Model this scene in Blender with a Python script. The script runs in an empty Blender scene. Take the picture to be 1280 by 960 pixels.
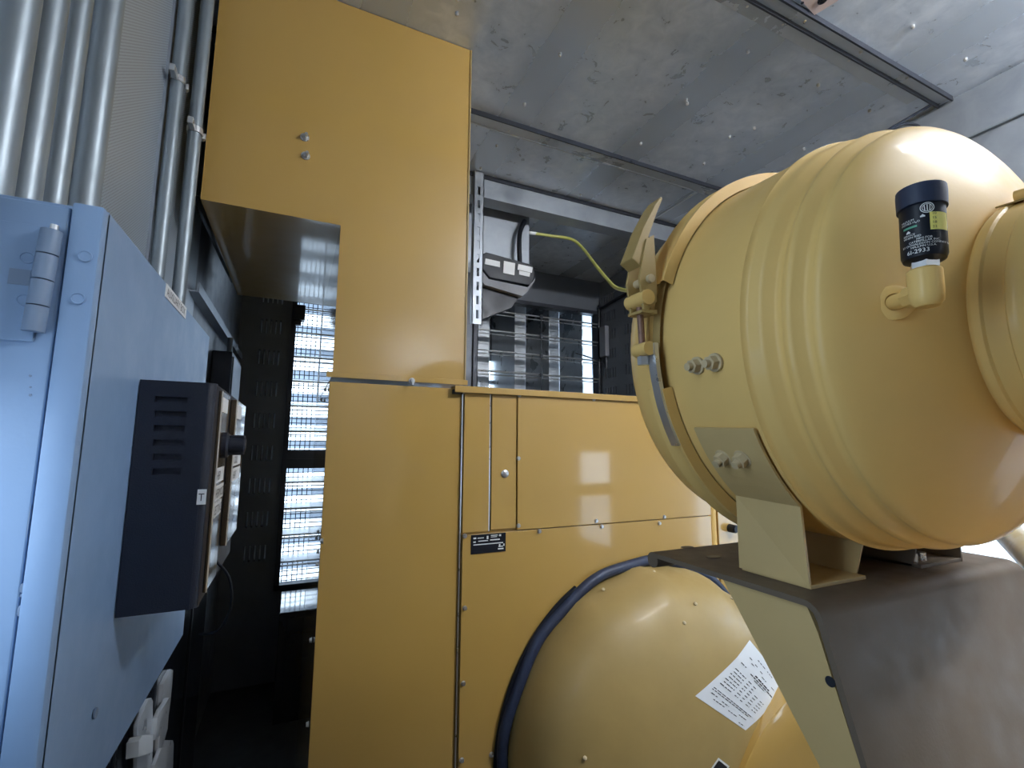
import bpy, bmesh, math, random
from math import sin, cos, pi, radians, sqrt
from mathutils import Vector, Matrix
random.seed(7)
S = bpy.context.scene
COL = S.collection

# ------------------------------------------------------------------ camera
FPX = 587.9
yaw, pit, rol = 0.42959, 0.12647, 0.0065
EYE = Vector((0, 0, 1.45))
fw = Vector((sin(yaw)*cos(pit), cos(yaw)*cos(pit), sin(pit)))
rt0 = Vector((cos(yaw), -sin(yaw), 0)); up0 = rt0.cross(fw)
rt = rt0*cos(rol) + up0*sin(rol); up = -rt0*sin(rol) + up0*cos(rol)
cd = bpy.data.cameras.new('camera'); cam = bpy.data.objects.new('camera', cd); COL.objects.link(cam)
m = Matrix((rt, up, -fw)).transposed().to_4x4(); m.translation = EYE
cam.matrix_world = m
cd.sensor_width = 36; cd.lens = 36*FPX/1280; cd.clip_start = 0.02
S.camera = cam

# ------------------------------------------------------------------ light
S.view_settings.view_transform = 'Standard'; S.view_settings.look = 'None'
S.view_settings.gamma = 1; S.view_settings.use_curve_mapping = False
S.view_settings.exposure = 0.0
W = bpy.data.worlds.new('overcast sky'); S.world = W; W.use_nodes = True
wb = W.node_tree.nodes['Background']; wb.inputs[0].default_value = (0.64, 0.81, 1.0, 1); wb.inputs[1].default_value = 6.3

def area(name, loc, size, power, col, direction, portal=False):
    ld = bpy.data.lights.new(name, 'AREA'); ld.shape = 'RECTANGLE'; ld.size, ld.size_y = size
    ld.energy = power; ld.color = col
    if portal: ld.cycles.is_portal = True
    o = bpy.data.objects.new(name, ld); COL.objects.link(o); o.location = loc
    o.rotation_euler = Vector(direction).to_track_quat('-Z', 'Y').to_euler()
    return o
# daylight openings (portals guide the sky light in)
area('sky_portal', (-0.37, 0.365, 1.85), (.49, 1.2), 1, (1, 1, 1), (1, 0, 0), True)
area('sky_portal', (2.44, -0.60, 1.0), (0.5, 0.8), 1, (1, 1, 1), (-1, 0, 0), True)
area('sky_portal', (2.44, 0.86, 1.1), (0.6, 0.6), 1, (1, 1, 1), (-1, 0, 0), True)
area('sky_portal', (0.47, 3.42, 1.6), (1.1, 2.1), 1, (1, 1, 1), (0, -1, 0), True)
area('sky_portal', (1.81, 3.42, 1.6), (1.2, 2.1), 1, (1, 1, 1), (0, -1, 0), True)
LAMP_E = 185.0
LX0, LY0, LZ0 = 1.25, -.22, 2.81

# ------------------------------------------------------------------ materials
def nodes(name):
    mt = bpy.data.materials.new(name); mt.use_nodes = True
    nt = mt.node_tree; b = nt.nodes['Principled BSDF']
    return mt, nt, b
def noise(nt, scale, detail=3, rough=.55, vec=None, dist=0):
    n = nt.nodes.new('ShaderNodeTexNoise'); n.inputs['Scale'].default_value = scale
    n.inputs['Detail'].default_value = detail; n.inputs['Roughness'].default_value = rough
    n.inputs['Distortion'].default_value = dist
    if vec: nt.links.new(vec, n.inputs['Vector'])
    return n
def ramp(nt, src, c0, c1, p0=.3, p1=.7):
    r = nt.nodes.new('ShaderNodeValToRGB')
    r.color_ramp.elements[0].position = p0; r.color_ramp.elements[1].position = p1
    r.color_ramp.elements[0].color = (*c0, 1); r.color_ramp.elements[1].color = (*c1, 1)
    nt.links.new(src, r.inputs['Fac']); return r
def geo(nt):
    return nt.nodes.new('ShaderNodeNewGeometry').outputs['Position']
def paint(name, col, rough=.35, metal=0, coat=0, var=.12, vscale=2.5, bump=.0, bscale=220, rvar=.08, spec=.5):
    mt, nt, b = nodes(name); p = geo(nt)
    n = noise(nt, vscale, 4, .6, p)
    c0 = tuple(c*(1-var) for c in col); c1 = tuple(min(1, c*(1+var)) for c in col)
    r = ramp(nt, n.outputs['Fac'], c0, c1); nt.links.new(r.outputs['Color'], b.inputs['Base Color'])
    n2 = noise(nt, vscale*5, 3, .6, p)
    mr = nt.nodes.new('ShaderNodeMapRange'); mr.inputs['From Min'].default_value = .3; mr.inputs['From Max'].default_value = .7
    mr.inputs['To Min'].default_value = max(.02, rough-rvar); mr.inputs['To Max'].default_value = rough+rvar
    nt.links.new(n2.outputs['Fac'], mr.inputs['Value']); nt.links.new(mr.outputs['Result'], b.inputs['Roughness'])
    b.inputs['Metallic'].default_value = metal
    b.inputs['Coat Weight'].default_value = coat; b.inputs['Coat Roughness'].default_value = .07
    b.inputs['Specular IOR Level'].default_value = spec
    if bump:
        n3 = noise(nt, bscale, 2, .5, p); bp = nt.nodes.new('ShaderNodeBump')
        bp.inputs['Strength'].default_value = bump; bp.inputs['Distance'].default_value = .002
        nt.links.new(n3.outputs['Fac'], bp.inputs['Height']); nt.links.new(bp.outputs['Normal'], b.inputs['Normal'])
    return mt
def galvanised(name, base=(.34, .37, .40), light=(.60, .63, .66), rough=.34, scale=9, metal=.85):
    mt, nt, b = nodes(name); p = geo(nt)
    n1 = noise(nt, .9, 3, .6, p, .2)
    n2 = noise(nt, scale, 5, .6, p, .6)
    mx = nt.nodes.new('ShaderNodeMath'); mx.operation = 'MULTIPLY_ADD'; mx.inputs[1].default_value = .55
    nt.links.new(n2.outputs['Fac'], mx.inputs[0])
    mm = nt.nodes.new('ShaderNodeMath'); mm.operation = 'MULTIPLY'; mm.inputs[1].default_value = .5
    nt.links.new(n1.outputs['Fac'], mm.inputs[0]); nt.links.new(mm.outputs[0], mx.inputs[2])
    r = ramp(nt, mx.outputs[0], base, light, .38, .68); nt.links.new(r.outputs['Color'], b.inputs['Base Color'])
    r2 = ramp(nt, mx.outputs[0], (rough-.07,)*3, (rough+.14,)*3, .42, .62)
    nt.links.new(r2.outputs['Color'], b.inputs['Roughness'])
    b.inputs['Metallic'].default_value = metal
    return mt
def ceiling_mat(name):
    mt, nt, b = nodes(name); p = geo(nt)
    sx = nt.nodes.new('ShaderNodeSeparateXYZ'); nt.links.new(p, sx.inputs[0])
    m1 = nt.nodes.new('ShaderNodeMath'); m1.operation = 'MULTIPLY_ADD'; m1.inputs[1].default_value = 2*pi/.626; m1.inputs[2].default_value = BAND
    nt.links.new(sx.outputs['X'], m1.inputs[0])
    m2 = nt.nodes.new('ShaderNodeMath'); m2.operation = 'COSINE'; nt.links.new(m1.outputs[0], m2.inputs[0])
    band = nt.nodes.new('ShaderNodeMapRange'); band.inputs['From Min'].default_value = .75; band.inputs['From Max'].default_value = -.1
    nt.links.new(m2.outputs[0], band.inputs['Value'])
    n = noise(nt, 15, 5, .6, p, .5)
    q = nt.nodes.new('ShaderNodeMapRange'); q.inputs['From Min'].default_value = .34; q.inputs['From Max'].default_value = .66
    nt.links.new(n.outputs['Fac'], q.inputs['Value'])
    mu = nt.nodes.new('ShaderNodeMath'); mu.operation = 'MULTIPLY'
    nt.links.new(band.outputs[0], mu.inputs[0]); nt.links.new(q.outputs[0], mu.inputs[1])
    r = ramp(nt, mu.outputs[0], (.58, .65, .74), (.76, .82, .90), 0, 1); nt.links.new(r.outputs['Color'], b.inputs['Base Color'])
    r2 = ramp(nt, mu.outputs[0], (.27,)*3, (.46,)*3, 0, 1); nt.links.new(r2.outputs['Color'], b.inputs['Roughness'])
    b.inputs['Metallic'].default_value = .4
    return mt
BAND = -2*pi*.82/.626
def ribbed(name):        # fine perforated / ribbed sheet
    mt, nt, b = nodes(name); p = geo(nt)
    sx = nt.nodes.new('ShaderNodeSeparateXYZ'); nt.links.new(p, sx.inputs[0])
    w = []
    for k, sc in (('Y', 700), ('Z', 900)):
        m1 = nt.nodes.new('ShaderNodeMath'); m1.operation = 'MULTIPLY'; m1.inputs[1].default_value = sc
        nt.links.new(sx.outputs[k], m1.inputs[0])
        m2 = nt.nodes.new('ShaderNodeMath'); m2.operation = 'SINE'; nt.links.new(m1.outputs[0], m2.inputs[0]); w.append(m2)
    mu = nt.nodes.new('ShaderNodeMath'); mu.operation = 'MULTIPLY'
    nt.links.new(w[0].outputs[0], mu.inputs[0]); nt.links.new(w[1].outputs[0], mu.inputs[1])
    r = ramp(nt, mu.outputs[0], (.46, .52, .58), (.24, .27, .31), .25, .6)
    nt.links.new(r.outputs['Color'], b.inputs['Base Color'])
    b.inputs['Metallic'].default_value = .55; b.inputs['Roughness'].default_value = .5
    return mt
M = {}
M['yellow'] = paint('yellow enamel', (.47, .29, .075), .36, coat=1, var=.025, bump=.03, bscale=60)
M['tan'] = paint('dusty yellow enamel', (.72, .48, .165), .46, coat=.14, var=.04, vscale=5, bump=.04, bscale=200, spec=.18)
M['tan_dull'] = paint('matt yellow enamel', (.38, .265, .095), .5, coat=.06, var=.06, vscale=6)
M['bracket'] = paint('shade darkened beige enamel', (.13, .102, .075), .5, coat=.0, var=.05, spec=.22, vscale=5, bump=.06, bscale=260)  # beige paint darkened to carry the shade on the folded bracket
M['foot'] = paint('plain beige enamel', (.52, .38, .17), .46, var=.06, vscale=6)  # even beige for the near foot and the gussets
M['galv'] = galvanised('galvanised sheet', (.40, .43, .46), (.56, .59, .62), .28, 7, .6)
M['galv_dark'] = galvanised('darker galvanised sheet', (.25, .28, .32), (.36, .39, .43), .36, 9, .6)  # darker copy of the plain galvanised sheet
M['beam'] = galvanised('galvanised beam', (.50, .54, .58), (.60, .64, .68), .30, 5, .35)
M['conduit'] = paint('galvanised conduit', (.27, .31, .34), .45, .6, var=.10, vscale=5, rvar=.05)
M['ceiling'] = ceiling_mat('spangled ceiling sheet')
M['ribbed'] = ribbed('perforated sheet')
M['wallgrey'] = paint('dark grey wall sheet', (.14, .155, .18), .42, .3, var=.15)
M['backing'] = paint('pale backing felt', (.75, .78, .8), .9, var=.25, vscale=14)
M['dark'] = paint('dark steel', (.03, .034, .045), .35, .3, var=.2)
M['black'] = paint('black plastic', (.006, .008, .014), .42, var=.2, spec=.3)
M['blackgloss'] = paint('black gloss paint', (.018, .021, .030), .16, coat=.6, var=.1)
M['navy'] = paint('textured dark blue plastic', (.004, .008, .022), .5, var=.15, bump=.25, bscale=500)
M['rubber'] = paint('blue black rubber', (.018, .028, .06), .55, var=.25, vscale=20)
M['cabinet'] = paint('skylight tinted grey enamel', (.20, .31, .49), .42, var=.03, vscale=3, bump=.05, bscale=200)  # grey paint tinted blue to carry the skylight falling on the cabinet
M['cabinet_seam'] = paint('scuffed enamel edge', (.16, .22, .32), .5)
M['steel'] = paint('zinc plated steel', (.66, .66, .66), .30, .85, var=.05, vscale=6, rvar=.04)
M['bolt_tan'] = paint('painted bolt', (.50, .40, .24), .42, var=.12, vscale=40)
M['white'] = paint('white label', (.78, .80, .82), .5, var=.02)
M['print'] = paint('black print', (.015, .015, .018), .5, var=.0)
M['whiteprint'] = paint('white print', (.75, .76, .74), .5, var=.0)
M['greenprint'] = paint('green print', (.10, .34, .22), .5, var=.0)
M['yellowlab'] = paint('yellow window', (.80, .72, .18), .4, var=.03)
M['bronze'] = paint('bronze face plate', (.16, .12, .08), .2, .8, var=.15)
M['hose_y'] = paint('yellow green tube', (.50, .50, .13), .35, var=.06)
M['glove'] = paint('grey plastic', (.20, .21, .24), .5, var=.1)
M['pink'] = paint('pale primer plate', (.62, .50, .47), .5, var=.1)
M['floor'] = paint('dark floor plate', (.06, .065, .07), .5, .1, var=.3)
M['concrete'] = paint('outdoor concrete', (.62, .63, .64), .8, var=.15)
M['outside'] = paint('pale outdoor slat', (.60, .66, .74), .5, var=.05)
M['silver'] = paint('silver lacquer', (.55, .58, .62), .35, .3, var=.05)
M['rust'] = paint('brown rod', (.23, .13, .09), .5, .4, var=.3, vscale=60)

# ------------------------------------------------------------------ mesh helpers
def B(): return bmesh.new()
def box(bm, a, b, bev=0.0):
    x0, y0, z0 = [min(a[i], b[i]) for i in range(3)]; x1, y1, z1 = [max(a[i], b[i]) for i in range(3)]
    v = [bm.verts.new(p) for p in ((x0,y0,z0),(x1,y0,z0),(x1,y1,z0),(x0,y1,z0),(x0,y0,z1),(x1,y0,z1),(x1,y1,z1),(x0,y1,z1))]
    fs = [bm.faces.new([v[i] for i in q]) for q in ((0,3,2,1),(4,5,6,7),(0,1,5,4),(1,2,6,5),(2,3,7,6),(3,0,4,7))]
    if bev:
        es = list({e for f in fs for e in f.edges})
        bmesh.ops.bevel(bm, geom=es, offset=bev, segments=2, profile=.5, affect='EDGES')
    return bm
def frame_of(n):
    n = Vector(n).normalized(); a = Vector((0, 0, 1)) if abs(n.z) < .9 else Vector((1, 0, 0))
    u = n.cross(a).normalized(); return u, u.cross(n).normalized() * -1, n
def lathe(bm, org, axis, prof, seg=64, a0=0, a1=2*pi, cap=False, uv=None):
    u, v, n = uv if uv else frame_of(axis)
    full = abs(a1-a0-2*pi) < 1e-6; k = seg if full else seg+1
    rings = []
    for (t, r) in prof:
        rings.append([bm.verts.new(Vector(org)+n*t+(u*cos(a0+(a1-a0)*i/seg)+v*sin(a0+(a1-a0)*i/seg))*r) for i in range(k)])
    for r0, r1 in zip(rings, rings[1:]):
        for i in range(seg):
            j = (i+1) % k
            bm.faces.new((r0[i], r0[j], r1[j], r1[i]))
    if cap:
        bm.faces.new(rings[0][::-1]); bm.faces.new(rings[-1])
    return bm
def cyl(bm, p, q, r, seg=20, r2=None):
    d = Vector(q)-Vector(p)
    return lathe(bm, p, d, [(0, r), (d.length, r if r2 is None else r2)], seg, cap=True)
def hexa(bm, p, q, r): return cyl(bm, p, q, r, 6)
def tube(bm, pts, r, seg=12, closed=False, smooth=4):
    P = [Vector(p) for p in pts]
    if smooth and len(P) > 2:       # catmull rom
        Q = []
        for i in range(len(P)-1):
            p0, p1, p2, p3 = P[max(i-1, 0)], P[i], P[i+1], P[min(i+2, len(P)-1)]
            for s in range(smooth):
                t = s/smooth
                Q.append(.5*((2*p1)+(-p0+p2)*t+(2*p0-5*p1+4*p2-p3)*t*t+(-p0+3*p1-3*p2+p3)*t**3))
        Q.append(P[-1]); P = Q
    rings = []; pu = None
    for i, p in enumerate(P):
        d = (P[min(i+1, len(P)-1)]-P[max(i-1, 0)]).normalized()
        if pu is None: pu = frame_of(d)[0]
        u = (pu-d*pu.dot(d)).normalized(); pu = u; v = d.cross(u)
        rings.append([bm.verts.new(p+(u*cos(2*pi*k/seg)+v*sin(2*pi*k/seg))*r) for k in range(seg)])
    for a, b in zip(rings, rings[1:]):
        for k in range(seg): bm.faces.new((a[k], a[(k+1) % seg], b[(k+1) % seg], b[k]))
    bm.faces.new(rings[0][::-1]); bm.faces.new(rings[-1])
    return bm
def prism(bm, poly, vec, bev=0):
    vec = Vector(vec); a = [bm.verts.new(p) for p in poly]; b = [bm.verts.new(Vector(p)+vec) for p in poly]
    fs = [bm.faces.new(a[::-1]), bm.faces.new(b)]
    for i in range(len(poly)):
        j = (i+1) % len(poly); fs.append(bm.faces.new((a[i], a[j], b[j], b[i])))
    if bev: bmesh.ops.bevel(bm, geom=list({e for f in fs for e in f.edges}), offset=bev, segments=2, profile=.5, affect='EDGES')
    return bm
def holed(bm, axis, v0, th, U, V, holes):
    """sheet normal to axis at v0 spanning U=(a,b), V=(c,d); holes = (u0,u1,w0,w1)."""
    us = sorted({U[0], U[1]} | {h[0] for h in holes} | {h[1] for h in holes})
    ws = sorted({V[0], V[1]} | {h[2] for h in holes} | {h[3] for h in holes})
    us = [u for u in us if U[0]-1e-6 <= u <= U[1]+1e-6]; ws = [w for w in ws if V[0]-1e-6 <= w <= V[1]+1e-6]
    def P(u, w): return {0: (v0, u, w), 1: (u, v0, w), 2: (u, w, v0)}[axis]
    vs = {}
    def g(i, j):
        if (i, j) not in vs: vs[i, j] = bm.verts.new(P(us[i], ws[j]))
        return vs[i, j]
    fs = []
    for i in range(len(us)-1):
        for j in range(len(ws)-1):
            cu, cw = (us[i]+us[i+1])/2, (ws[j]+ws[j+1])/2
            if any(h[0] < cu < h[1] and h[2] < cw < h[3] for h in holes): continue
            fs.append(bm.faces.new((g(i, j), g(i+1, j), g(i+1, j+1), g(i, j+1))))
    r = bmesh.ops.extrude_face_region(bm, geom=fs)
    d = [0, 0, 0]; d[axis] = th
    bmesh.ops.translate(bm, verts=[e for e in r['geom'] if isinstance(e, bmesh.types.BMVert)], vec=d)
    return bm
def make(name, bm, mat, parent=None, smooth=False, label=None, kind=None):
    bmesh.ops.recalc_face_normals(bm, faces=bm.faces)
    me = bpy.data.meshes.new(name); bm.to_mesh(me); bm.free()
    if smooth:
        me.polygons.foreach_set('use_smooth', [True]*len(me.polygons))
        try: me.set_sharp_from_angle(angle=radians(smooth if smooth > 1 else 35))
        except Exception: pass
    mats = mat if isinstance(mat, (list, tuple)) else [mat]
    for q in mats: me.materials.append(M[q])
    o = bpy.data.objects.new(name, me); COL.objects.link(o)
    if parent is not None:
        o.parent = parent
        if parent.type == 'EMPTY': o.matrix_parent_inverse = Matrix.Translation(-parent.location)
    if label: o['label'] = label
    if kind: o['kind'] = kind
    return o
def thing(name, label, cat, loc, group=None):
    o = bpy.data.objects.new(name, None); o.empty_display_size = .05; COL.objects.link(o); o.location = loc
    return tag(o, label, cat, group)
def tag(o, label, cat, group=None):
    o['label'] = label; o['category'] = cat
    if group: o['group'] = group
    return o
def struct(name, bm, mat, parent=None, smooth=False):
    return make(name, bm, mat, parent, smooth, kind=None if parent else 'structure')
def at(x, y, ax, v):            # point of the place seen at pixel x, y on the plane coordinate[ax] = v
    d = rt*((x-640)/FPX) - up*((y-480)/FPX) + fw
    t = (v-EYE[ax])/d[ax]; return EYE+d*t
def text_bm(bm, rows, fn, size, gap=1.35, align='LEFT', off=0.0, extr=.0006):
    """rows of text as mesh; fn(u, v) maps text plane metres to a 3-D point."""
    for i, row in enumerate(rows):
        if isinstance(row, str): row = (row, 1.0, 0.0)
        tx, sc, dx = row
        cu = bpy.data.curves.new('txt', 'FONT'); cu.body = tx; cu.size = size*sc; cu.align_x = align; cu.resolution_u = 2
        ob = bpy.data.objects.new('txt', cu); COL.objects.link(ob)
        dg = bpy.context.evaluated_depsgraph_get(); me = bpy.data.meshes.new_from_object(ob.evaluated_get(dg))
        vs = [bm.verts.new(fn(v.co.x+dx, v.co.y-i*size*gap)) for v in me.vertices]
        for f in me.polygons:
            try: bm.faces.new([vs[k] for k in f.vertices])
            except ValueError: pass
        bpy.data.objects.remove(ob); bpy.data.curves.remove(cu); bpy.data.meshes.remove(me)
    return bm

XL, XR, YF, YN, H = -0.36, 2.43, 3.40, -2.2, 2.90

# ------------------------------------------------------------------ the room
struct('floor', box(B(), (XL-.1, YN-.1, -.1), (XR+.1, YF+.15, 0)), 'floor')
ceil = struct('ceiling', box(B(), (XL-.06, YN-.06, H), (XR+.06, YF+.06, H+.06)), 'ceiling')
# walls
struct('wall_left', holed(B(), 0, XL, -.05, (YN, YF+.05), (0, H), [(.12, .61, 1.25, 2.45)]), 'wallgrey')
struct('wall_right', holed(B(), 0, XR, .05, (YN, YF+.05), (0, H), [(-.85, -.35, .60, 1.38), (.56, 1.16, .80, 1.40)]), 'galv_dark')
W1 = (-.065, 1.0, .54, 2.62); W2 = (1.215, 2.40, .54, 2.62)
slots = []
for k in range(11):
    z = .72+k*.205
    for i in range(5): slots.append((-.245+i*.028, -.235+i*.028, z, z+.095))
struct('wall_far', holed(B(), 1, YF, .05, (XL-.05, XR+.05), (0, H), [W1, W2]+slots), 'wallgrey')
struct('trim_8', box(B(), (-.33, YF+.062, .6), (-.10, YF+.075, 2.9)), 'backing')
struct('wall_near', box(B(), (XL, YN-.05, 0), (XR, YN, H)), 'galv')
# skin of the left wall : perforated lining between the posts
struct('wall_left_lining', box(B(), (XL, .35, 1.5), (XL+.006, 1.95, H)), 'ribbed')
# perforated lining of the right wall near the far corner
ps = []
for k in range(9):
    z = 1.35+k*.165
    for c0 in (3.16, 2.88):
        for i in range(5): ps.append((c0+i*.035, c0+i*.035+.014, z, z+.085))
struct('wall_right_lining', holed(B(), 0, XR-.03, .012, (2.70, 3.36), (.6, 2.74), ps), 'wallgrey')
struct('trim_9', box(B(), (XR-.012, 2.72, .6), (XR-.004, 3.35, 2.7)), 'backing')
# ceiling trims
t = B(); box(t, (XL, .872, H-.006), (XR-.02, .914, H)); struct('trim_1', t, 'beam')
for k, yy in enumerate((.870, .917, 1.789, 2.243)):
    struct('trim_%d' % (12+k), box(B(), (XL, yy-.003, H-.0215), (XR-.02, yy+.003, H)), 'dark')
struct('trim_2', box(B(), (XL, .922, H-.010), (XR-.15, .968, H), .001), 'beam')
t = B(); box(t, (XL, 1.795, H-.007), (XR, 1.868, H)); box(t, (XL, 1.862, H-.012), (XR, 1.868, H)); struct('trim_3', t, 'beam')
struct('trim_4', box(B(), (2.02, 1.87, H-.004), (2.035, 2.28, H)), 'beam')
t = B()                                    # deep beam across the far part of the ceiling
prism(t, [(.52, 2.25, H), (.52, 2.25, 2.775), (.52, 2.33, 2.765), (.52, 2.33, 2.778), (.52, 2.262, 2.788), (.52, 2.262, H)], (XR-.52, 0, 0))
struct('trim_5', t, 'galv_dark')
struct('trim_6', box(B(), (XR-.012, YN, 2.70), (XR, YF, H-.006), .002), 'galv_dark')     # top rail of the right wall
struct('trim_7', box(B(), (XR-.016, YN, 2.694), (XR, YF, 2.700)), 'conduit')
riv = [(571,18),(700,69),(656,131),(572,0),(640,156),(636,163),(621,183),(601,211),(801,180),(679,167),(746,188),(674,174),(741,194),
       (726,244),(935,65),(859,130),(1023,107),(1087,139),(943,161),(912,172),(1005,187),(880,205),(1076,65),(1134,97),(1120,106),
       (1141,34),(1207,75),(1006,27),(978,30),(1061,75),(934,7),(849,220),(858,126),(843,225)]
for i, (x, y) in enumerate(riv):
    p = at(x, y, 2, H-.006); b_ = B(); lathe(b_, (p.x, p.y, H), (0, 0, -1), [(0, .0065), (.009, .006), (.012, .003), (.0125, .0)], 10)
    if i == 0: rp = make('rivet', b_, 'steel', ceil, True); rp0 = p.copy()
    else:
        b_.free(); o = rp.copy(); COL.objects.link(o); o.parent = ceil; o.location = rp.location+Vector((p.x-rp0.x, p.y-rp0.y, 0))
# pale plate with a hole, top edge of the view
pl = thing('ceiling_plate', 'pinkish pale plate with a dark hole fixed to the ceiling beside the beam', 'plate', (1.35, .72, H-.004))
q = [at(x, y, 2, H-.008) for x, y in ((988, -14), (1062, -14), (1046, 2), (1018, 19))]
make('plate', prism(B(), q, (0, 0, .008)), 'pink', pl)
hp = at(1028, 1, 2, H-.010)
make('hole', lathe(B(), hp, (0, 0, 1), [(0, .014), (.002, .014), (.002, 0)], 20), 'dark', pl)
for x, y in ((1003, 4), (1010, 14)):
    hp = at(x, y, 2, H-.009); make('screw_hole', cyl(B(), hp, hp+Vector((0, 0, .002)), .005, 10), 'dark', pl)

# ------------------------------------------------------------------ far louvred windows
zs = [2.50-.163*k for k in range(12)]
def window(nm, w, rods):
    x0, x1, z0, z1 = w
    f = B(); box(f, (x0, YF-.03, z0), (x0+.03, YF+.05, z1)); box(f, (x1-.03, YF-.03, z0), (x1, YF+.05, z1))
    box(f, (x0, YF-.03, z0), (x1, YF+.05, z0+.03)); box(f, (x0, YF-.03, z1-.03), (x1, YF+.05, z1))
    fr = struct(nm, f, 'dark')
    struct_part = lambda n, b, mt, s=False: make(n, b, mt, fr, s)
    box_mid = B(); box(box_mid, (x0+.03, YF-.02, 1.285), (x1-.03, YF+.05, 1.40)); box(box_mid, (x0+.03, YF-.035, 1.335), (x1-.03, YF-.02, 1.345))
    struct_part('middle_rail', box_mid, 'dark')
    for z in zs:
        if z < .6 or 1.2 < z < 1.45: continue
        b = B()
        prism(b, [(x0+.03, YF-.035, z), (x0+.03, YF+.06, z+.022), (x0+.03, YF+.06, z+.026), (x0+.03, YF-.035, z+.004)], (x1-x0-.06, 0, 0))
        cyl(b, (x0+.03, YF-.03, z), (x1-.03, YF-.03, z), .006, 10)
        cyl(b, (x0+.03, YF-.012, z-.024), (x1-.03, YF-.012, z-.024), .004, 8)
        struct_part('louvre_blade', b, 'steel')
    for rx in rods:
        b = B(); box(b, (rx-.004, YF-.05, .7), (rx+.004, YF-.044, 2.5))
        for z in zs:
            if z > .6: box(b, (rx-.012, YF-.052, z-.02), (rx+.012, YF-.04, z+.012))
        struct_part('link_rod', b, 'dark')
    return fr
w1 = window('window_1', W1, [.55])
w2 = window('window_2', W2, [1.80])
# wire mesh outside window 1
b = B(); y = YF+.11
x = W1[0]-.05
while x < W1[1]+.05: box(b, (x-.0028, y, .5), (x+.0028, y+.003, 2.7)); x += .030
z = .5
while z < 2.7: box(b, (W1[0]-.05, y+.003, z-.0028), (W1[1]+.05, y+.006, z+.0028)); z += .030
make('wire_mesh', b, 'dark', w1)
b = B()
for xx in (.12, .50): box(b, (xx, YF+.07, .5), (xx+.028, YF+.10, 2.7))
make('mullion', b, 'outside', w1)
for k in range(12):
    z = 2.44-.163*k; b = B()
    prism(b, [(-.3, YF+.20, z), (-.3, YF+.27, z-.055), (-.3, YF+.275, z-.052), (-.3, YF+.205, z+.003)], (1.5, 0, 0))
    make('outer_slat', b, 'outside', w1)
# sound baffles behind window 2
for i, x in enumerate((1.34, 1.68, 2.02, 2.37, 2.75)):
    b = B(); box(b, (x, YF+.22, .3), (x+.11, YF+.75, 2.75), .006)
    make('sound_baffle', b, 'galv', w2)
make('plenum_roof', box(B(), (1.1, YF+.06, 2.78), (3.2, YF+.9, 2.8)), 'galv_dark', w2)
make('plenum_rail', box(B(), (1.1, YF+.78, 1.55), (3.4, YF+.80, 1.60)), 'outside', w2)
make('grille_bar', box(B(), (1.1, YF+.80, 2.02), (3.6, YF+.82, 2.06)), 'outside', w2)
b = B(); holed(b, 1, YF+.80, .03, (1.0, 4.0), (.2, 2.8), [(1.62, 1.70, .5, 2.25), (2.62, 2.95, .5, 2.20)]); make('plenum_wall', b, 'galv', w2)
make('plenum_side', box(B(), (1.02, YF+.06, .2), (1.05, YF+.80, 2.8)), 'galv_dark', w2)
make('plenum_floor', box(B(), (1.0, YF+.06, .2), (4.0, YF+.80, .22)), 'galv_dark', w2)
struct('ground_outside', box(B(), (-12, -12, -.25), (14, 14, -.15)), 'concrete')

# ------------------------------------------------------------------ ceiling lamp behind the viewer
lt = thing('tube_lamp', 'bare fluorescent tube lamp hanging just under the ceiling behind the viewer', 'lamp', (LX0+.5, LY0, LZ0))
mt, nt, bb = nodes('lamp tube'); bb.inputs['Emission Color'].default_value = (.95, .97, 1, 1); bb.inputs['Emission Strength'].default_value = LAMP_E; M['tube'] = mt
make('tube', cyl(B(), (LX0, LY0, LZ0), (LX0+1.0, LY0, LZ0), .035, 20), 'tube', lt, 40)
for k in (0, 1):
    b = B(); box(b, (LX0-.03+k*1.0, LY0-.04, LZ0-.04), (LX0+.03+k*1.0-.002, LY0+.04, LZ0+.04), .004); cyl(b, (LX0+k*1.0, LY0, LZ0+.04), (LX0+k*1.0, LY0, H), .006, 8); make('holder', b, 'white', lt)

# ------------------------------------------------------------------ yellow housing (front sheets at y = 1.5)
YP = 1.5
duct = thing('air_duct', 'large plain yellow sheet metal duct hanging from ceiling down to the panelled yellow housing', 'duct', (.1, YP, 1.65))
prof = [(-.28, YP, 2.127), (.092, YP, 2.127), (.092, YP, 1.652), (.512, YP, 1.652), (.512, YP, H-.002), (-.28, YP, H-.002)]
b = B(); prism(b, prof, (0, .95, 0)); make('duct_shell', b, 'yellow', duct)
b = B(); box(b, (.075, YP-.006, 1.645), (.520, YP+.0, 1.662), .001); make('lower_flange', b, 'yellow', duct)
b = B(); box(b, (.509, YP-.004, 1.652), (.5135, YP+.004, H-.004)); make('edge_bead', b, 'tan_dull', duct)
for (x, y) in ((381, 172), (382, 195)):
    p = at(x, y, 1, YP); s = B()
    lathe(s, p, (0, -1, 0), [(0, .013), (.003, .013), (.003, .008)], 16)
    bo = make('bolt', hexa(s, p, p+Vector((0, -.011, 0)), .0085), 'steel', duct)
    b = B(); cyl(b, p+Vector((.004, -.011, 0)), p+Vector((.004, -.024, 0)), .0048, 12); make('threaded_end', b, 'steel', bo, True)
p = at(515, 476, 1, YP-.01); b = B(); lathe(b, p+Vector((0, .004, 0)), (0, -1, 0), [(0, .010), (.004, .010), (.004, .006)], 14); hexa(b, p, p+Vector((0, -.012, 0)), .007); cyl(b, p+Vector((0, -.012, 0)), p+Vector((0, -.012, -.014)), .0035, 8)
make('bolt', b, 'steel', duct)

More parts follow.
